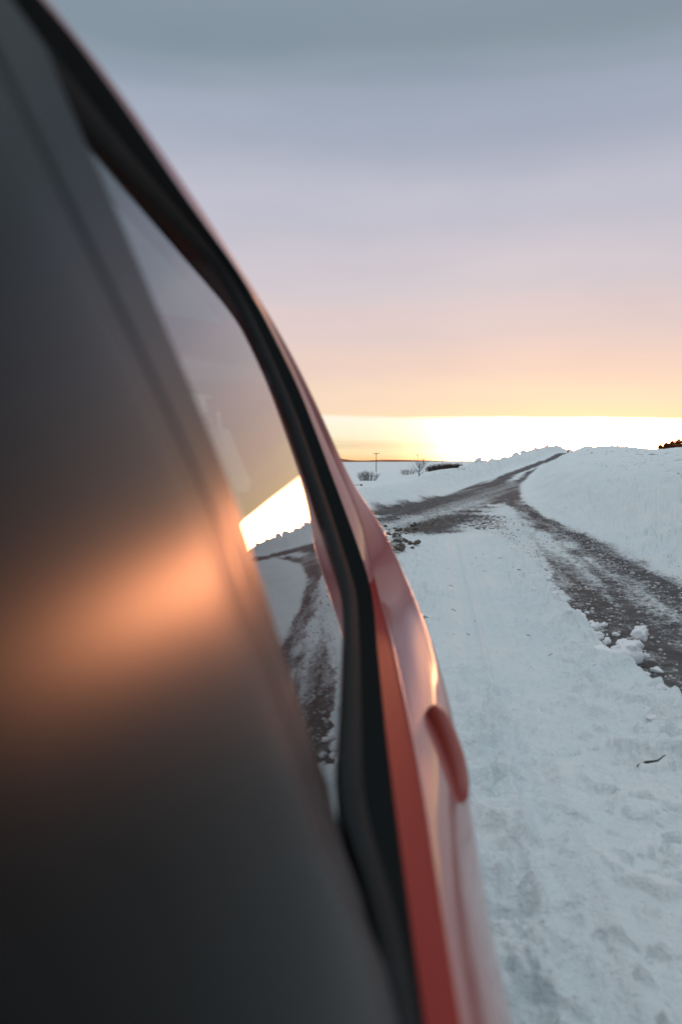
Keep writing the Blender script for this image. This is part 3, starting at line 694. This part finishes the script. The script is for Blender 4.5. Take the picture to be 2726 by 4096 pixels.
# small trees behind the right hill, sunset backlight painted into their orange
wl = ['leftmost and lowest rusty tree peeping over the right hill', 'second rusty tree from the left behind the right hill, low and rounded', 'middle rusty tree behind the right hill with a ragged crown',
      'tall rusty tree behind the right hill, second from the right edge', 'tallest rusty tree behind the right hill, cut by the picture edge']
for k, (u_, y, h_) in enumerate(((1516, 190, 2.5), (1529, 188, 3.2), (1543, 186, 4.0), (1557, 184, 4.6), (1572, 182, 5.4))):
    x = at_px(u_, y); zt = terr1(x, y)
    zb = CAM_H+(1060-1031)/1833.7*y-.6
    o = empty('hill_tree', (x, y, zt)); tag(o, wl[k], 'tree', 'rusty trees beyond the right hill')
    top = zb+h_*.62-zt
    bm = bmesh.new(); tube(bm, [(0, 0, -.3), (.05, 0, top*.5), (0, 0, top*.85)], [.16, .12, .05], 6); link('trunk', bm_mesh('trunk', bm), bark, o)
    bm = bmesh.new()
    for j in range(900):
        a = rg.uniform(0, 6.283); rr_ = math.sqrt(rg.random())*1.35; hh = rg.uniform(.12, 1)
        wd = 1.0-.5*hh
        c = Vector((math.cos(a)*rr_*wd, math.sin(a)*rr_*wd, top*(.1+.9*hh)*(1-.12*rr_)))
        d_ = Vector((rg.uniform(-1, 1), rg.uniform(-1, 1), rg.uniform(.2, 1.4))).normalized()*rg.uniform(.25, .6)
        tube(bm, [c, c+d_], [.075, .03], 3, False)
    link('crown', bm_mesh('crown', bm), rust, o)

# roadside marker on the crest, fence remnant, twig
mk = simple('marker_orange', (.30, .10, .03), .6, .3)
mx_, my_ = at_px(1304, 104), 104
m0 = empty('marker_post', (mx_, my_, terr1(mx_, my_)-.1)); tag(m0, 'thin brown marker post on the crest of the road', 'post')
bm = bmesh.new(); tube(bm, [(0, 0, -.5), (0, 0, 1.0)], [.10, .09], 7); link('post', bm_mesh('post', bm), mk, m0)
bm = bmesh.new(); tube(bm, [(0, 0, 1.0), (0, 0, 1.12)], [.11, .10], 7); link('cap', bm_mesh('cap', bm), bark, m0)
fx, fy_ = at_px(812, 21.5), 21.5
f0 = empty('snow_stake', (fx, fy_, CAM_H+(1060-1116)/1833.7*21.5)); tag(f0, 'thin stake with a dark knob lying level out of the left snow bank', 'stake')
bm = bmesh.new(); tube(bm, [(-.35, .1, -.01), (.0, 0, 0), (.20, -.02, .002)], [.008, .008, .007], 6); link('rod', bm_mesh('rod', bm), bark, f0)
bm = bmesh.new(); bmesh.ops.create_icosphere(bm, subdivisions=2, radius=.028, matrix=Matrix.Translation((.22, -.02, 0))); link('knob', bm_mesh('knob', bm), seal, f0)
wx, wy = [(1.25, 3.13)][0]
bm = bmesh.new(); tube(bm, [(-.06, 0, .0), (-.02, .012, .012), (.03, .02, .016), (.07, .045, .03)], [.006, .006, .004, .002], 5)
tw = link('dead_twig', bm_mesh('dead_twig', bm), bark); tw.location = (wx, wy, terr1(wx, wy)+.004)
tag(tw, 'dark twig poking out of the trampled snow beside the car', 'twig')

# ---------------------------------------------------------------- loose snow and mud
snow_m, t, b = new_mat('loose_snow')
b.inputs['Roughness'].default_value = .7; b.inputs['Specular IOR Level'].default_value = .2
co = N(t, 'ShaderNodeNewGeometry'); nz = N(t, 'ShaderNodeTexNoise', i_Scale=40.0, i_Detail=4.0); t.links.new(co.outputs['Position'], nz.inputs['Vector'])
t.links.new(mixc(t, nz.outputs[0], (.80, .84, .87), (.87, .89, .90)), b.inputs['Base Color'])
bp = N(t, 'ShaderNodeBump', i_Strength=.5, i_Distance=.01); t.links.new(nz.outputs[0], bp.inputs['Height']); t.links.new(bp.outputs[0], b.inputs['Normal'])
mud_m = simple('frozen_mud', (.12, .100, .084), .85, .25, grain=.6, gscale=30)
def lump(name, seed, sub=3, amp=.35, sq=(1, 1, .8), cube=.0):
    rgl = random.Random(seed); bm = bmesh.new(); bmesh.ops.create_icosphere(bm, subdivisions=sub, radius=1)
    offs = [(Vector((rgl.uniform(-1, 1), rgl.uniform(-1, 1), rgl.uniform(-1, 1))).normalized(), rgl.uniform(.55, .95)) for _ in range(9)]
    for v in bm.verts:
        n_ = v.co.normalized(); rr_ = 1.0
        for d_, lim_ in offs:
            q = n_.dot(d_)
            if q > lim_: rr_ = min(rr_, lim_/q*1.02)
        rr_ *= 1+amp*.7*(vnoise(np.array([n_.x*2.3+seed*3]), np.array([n_.y*2.3+n_.z*3.1]), 3)[0]-.5)+amp*.35*(vnoise(np.array([n_.x*6+seed*3]), np.array([n_.y*6+n_.z*7.1]), 4)[0]-.5)
        v.co = Vector((n_.x*sq[0], n_.y*sq[1], n_.z*sq[2]))*rr_
    return bm_mesh(name, bm)
lumps = [lump('snow_lump', s, 3, .6, (1, .85, .75)) for s in (1, 2, 3, 4, 5)]
def put(name, me_, x, y, r_, mat, rg_, sink=.22):
    o = link(name, me_, mat); o.location = (x, y, terr1(x, y)+r_*sink)
    o.rotation_euler = (rg_.uniform(-.4, .4), rg_.uniform(-.4, .4), rg_.uniform(0, 6.28))
    o.scale = (r_*rg_.uniform(.85, 1.2), r_*rg_.uniform(.85, 1.2), r_*rg_.uniform(.75, 1.0)); return o
rg = random.Random(21)
chA = [(1.63, 4.83), (1.71, 4.81), (1.93, 5.26), (1.87, 5.35)]
big = empty('snow_chunk', (1.74, 4.83, terr1(1.74, 4.83))); tag(big, 'largest snow lump, leaning out over the dark lane on the verge edge', 'snow lump')
for nm, p, s, sd_ in (('lump_base', (-.12, .02, .03), (.14, .12, .065), 11), ('lump_body', (.03, .04, .075), (.105, .10, .10), 12), ('lump_head', (.115, .05, .165), (.052, .055, .055), 13), ('lump_foot', (.135, .03, .03), (.026, .03, .026), 14)):
    o = link(nm, lump(nm, sd_, 4, .7), snow_m, big); o.location = p; o.scale = s; o.rotation_euler = (0, .2, sd_)
pts = [(1.95, 6.01), (1.81, 5.64), (1.89, 4.76), (1.91, 4.74), (1.73, 4.45), (1.79, 4.49), (1.72, 4.63), (1.85, 6.05), (1.86, 6.53), (1.94, 7.17), (2.1, 7.95), (2.14, 8.63), (1.73, 4.01), (2.32, 9.28), (2.33, 9.69), (1.87, 6.73), (2.24, 8.5), (2.57, 10.88), (1.76, 5.4), (1.79, 5.34)]
sizes = [.044, .030, .022, .042, .022, .028, .020, .036, .038, .038, .038, .036, .036, .038, .040, .03, .034, .04, .046, .04]
for k, ((x, y), r_) in enumerate(zip(pts, sizes)):
    o = put('snow_lump', lumps[k % 5], x, y, r_, snow_m, rg)
    if k == 0: tag(o, 'single rounded snow lump on the bare lane just beyond the largest lump', 'snow lump', 'snow lumps along the lane edge')
    elif k == 3: tag(o, 'pointed snow lump alone on the dark lane, right of the largest lump', 'snow lump', 'snow lumps along the lane edge')
    else: tag(o, 'small white snow lump broken off along the lane edge', 'snow lump', 'snow lumps along the lane edge')
for k in range(70):
    y = 3.6+rg.random()**1.4*8; x = float(xedge(np.array([y]))[0])+rg.gauss(.03, .13); r_ = rg.uniform(.010, .035)
    o = put('snow_lump', lumps[k % 5], x, y, r_, snow_m, rg); tag(o, 'small white snow lump broken off along the lane edge', 'snow lump', 'snow lumps along the lane edge')
for k in range(26):
    f_ = rg.random(); y = 46+f_*50; u0 = rg.uniform(1.1, 3.2); x = float(xl(np.array([y]))[0])-u0
    o = put('snow_block', lumps[k % 5], x, y, rg.uniform(.22, .55)*rg.random()+.06, snow_m, rg, .1)
    tag(o, 'rough snow block heaped on the ploughed left bank below the crest', 'snow block', 'snow blocks on the left bank')
# slush crumbs strewn over the bare lane: too many to count
bm = bmesh.new(); rs = random.Random(5)
for k in range(1500):
    y = 3.4+rs.random()**1.6*13
    x0, x1 = float(np.interp(y, _ey[:, 1], _ey[:, 0])), float(xr(np.array([y]))[0])-.22
    x = x0+(x1-x0)*(rs.random() if k % 3 else min(1, max(0, rs.gauss(.72, .14))))
    r_ = rs.uniform(.005, .016)*(1+y*.03)
    res = bmesh.ops.create_icosphere(bm, subdivisions=1, radius=r_, matrix=Matrix.Translation((x, y, 0)) @ Matrix.Rotation(rs.uniform(0, 6), 4, 'Z') @ Matrix.Diagonal((rs.uniform(.7, 1.5), rs.uniform(.7, 1.3), .7, 1)))
cr = bm_mesh('slush_crumbs', bm)
co_ = np.empty(len(cr.vertices)*3); cr.vertices.foreach_get('co', co_); co_ = co_.reshape(-1, 3)
ctr = co_.reshape(-1, 12, 3).mean(1); zz_ = terrain(ctr[:, 0], ctr[:, 1])
co_ += (rng.random(co_.shape)-.5)*.006; co_[:, 2] += np.repeat(zz_+.003, 12); cr.vertices.foreach_set('co', co_.ravel()); cr.update()
slush_m = simple('dirty_slush', (.52, .51, .51), .8, .2, grain=.35, gscale=6)
tag(link('slush_crumbs', cr, slush_m), 'grey slush crumbs scattered over the bare lane', 'slush', kind='stuff')
muds = [(0.97, 14.6), (1.1, 13.78), (1.29, 14.6), (1.63, 14.79), (1.0, 12.98), (0.82, 12.61), (0.83, 11.62), (0.96, 11.62), (0.68, 11.04), (0.81, 11.04)]
mlumps = [lump('mud_clod', s, 2, .9, (1, 1, .6)) for s in (31, 32, 33, 34)]
mt = empty('mud_heap', (1.0, 13.0, 0)); tag(mt, 'churned brown frozen mud clods at the road fork beside the red car', 'mud')
cl_bm = bmesh.new()
for k in range(70):
    mxx, myy = muds[k % len(muds)]; x = mxx+rg.gauss(0, .10); y = myy+rg.gauss(0, .28); r_ = rg.uniform(.015, .055)
    o = bpy.data.objects.new('mud_clod', mlumps[k % 4]); C.objects.link(o); o.parent = mt
    if not mlumps[k % 4].materials: mlumps[k % 4].materials.append(mud_m)
    o.location = (x-1.0, y-13.0, terr1(x, y)+r_*.25); o.scale = (r_, r_, r_); o.rotation_euler = (rg.uniform(-.5, .5), rg.uniform(-.5, .5), rg.uniform(0, 6.28))
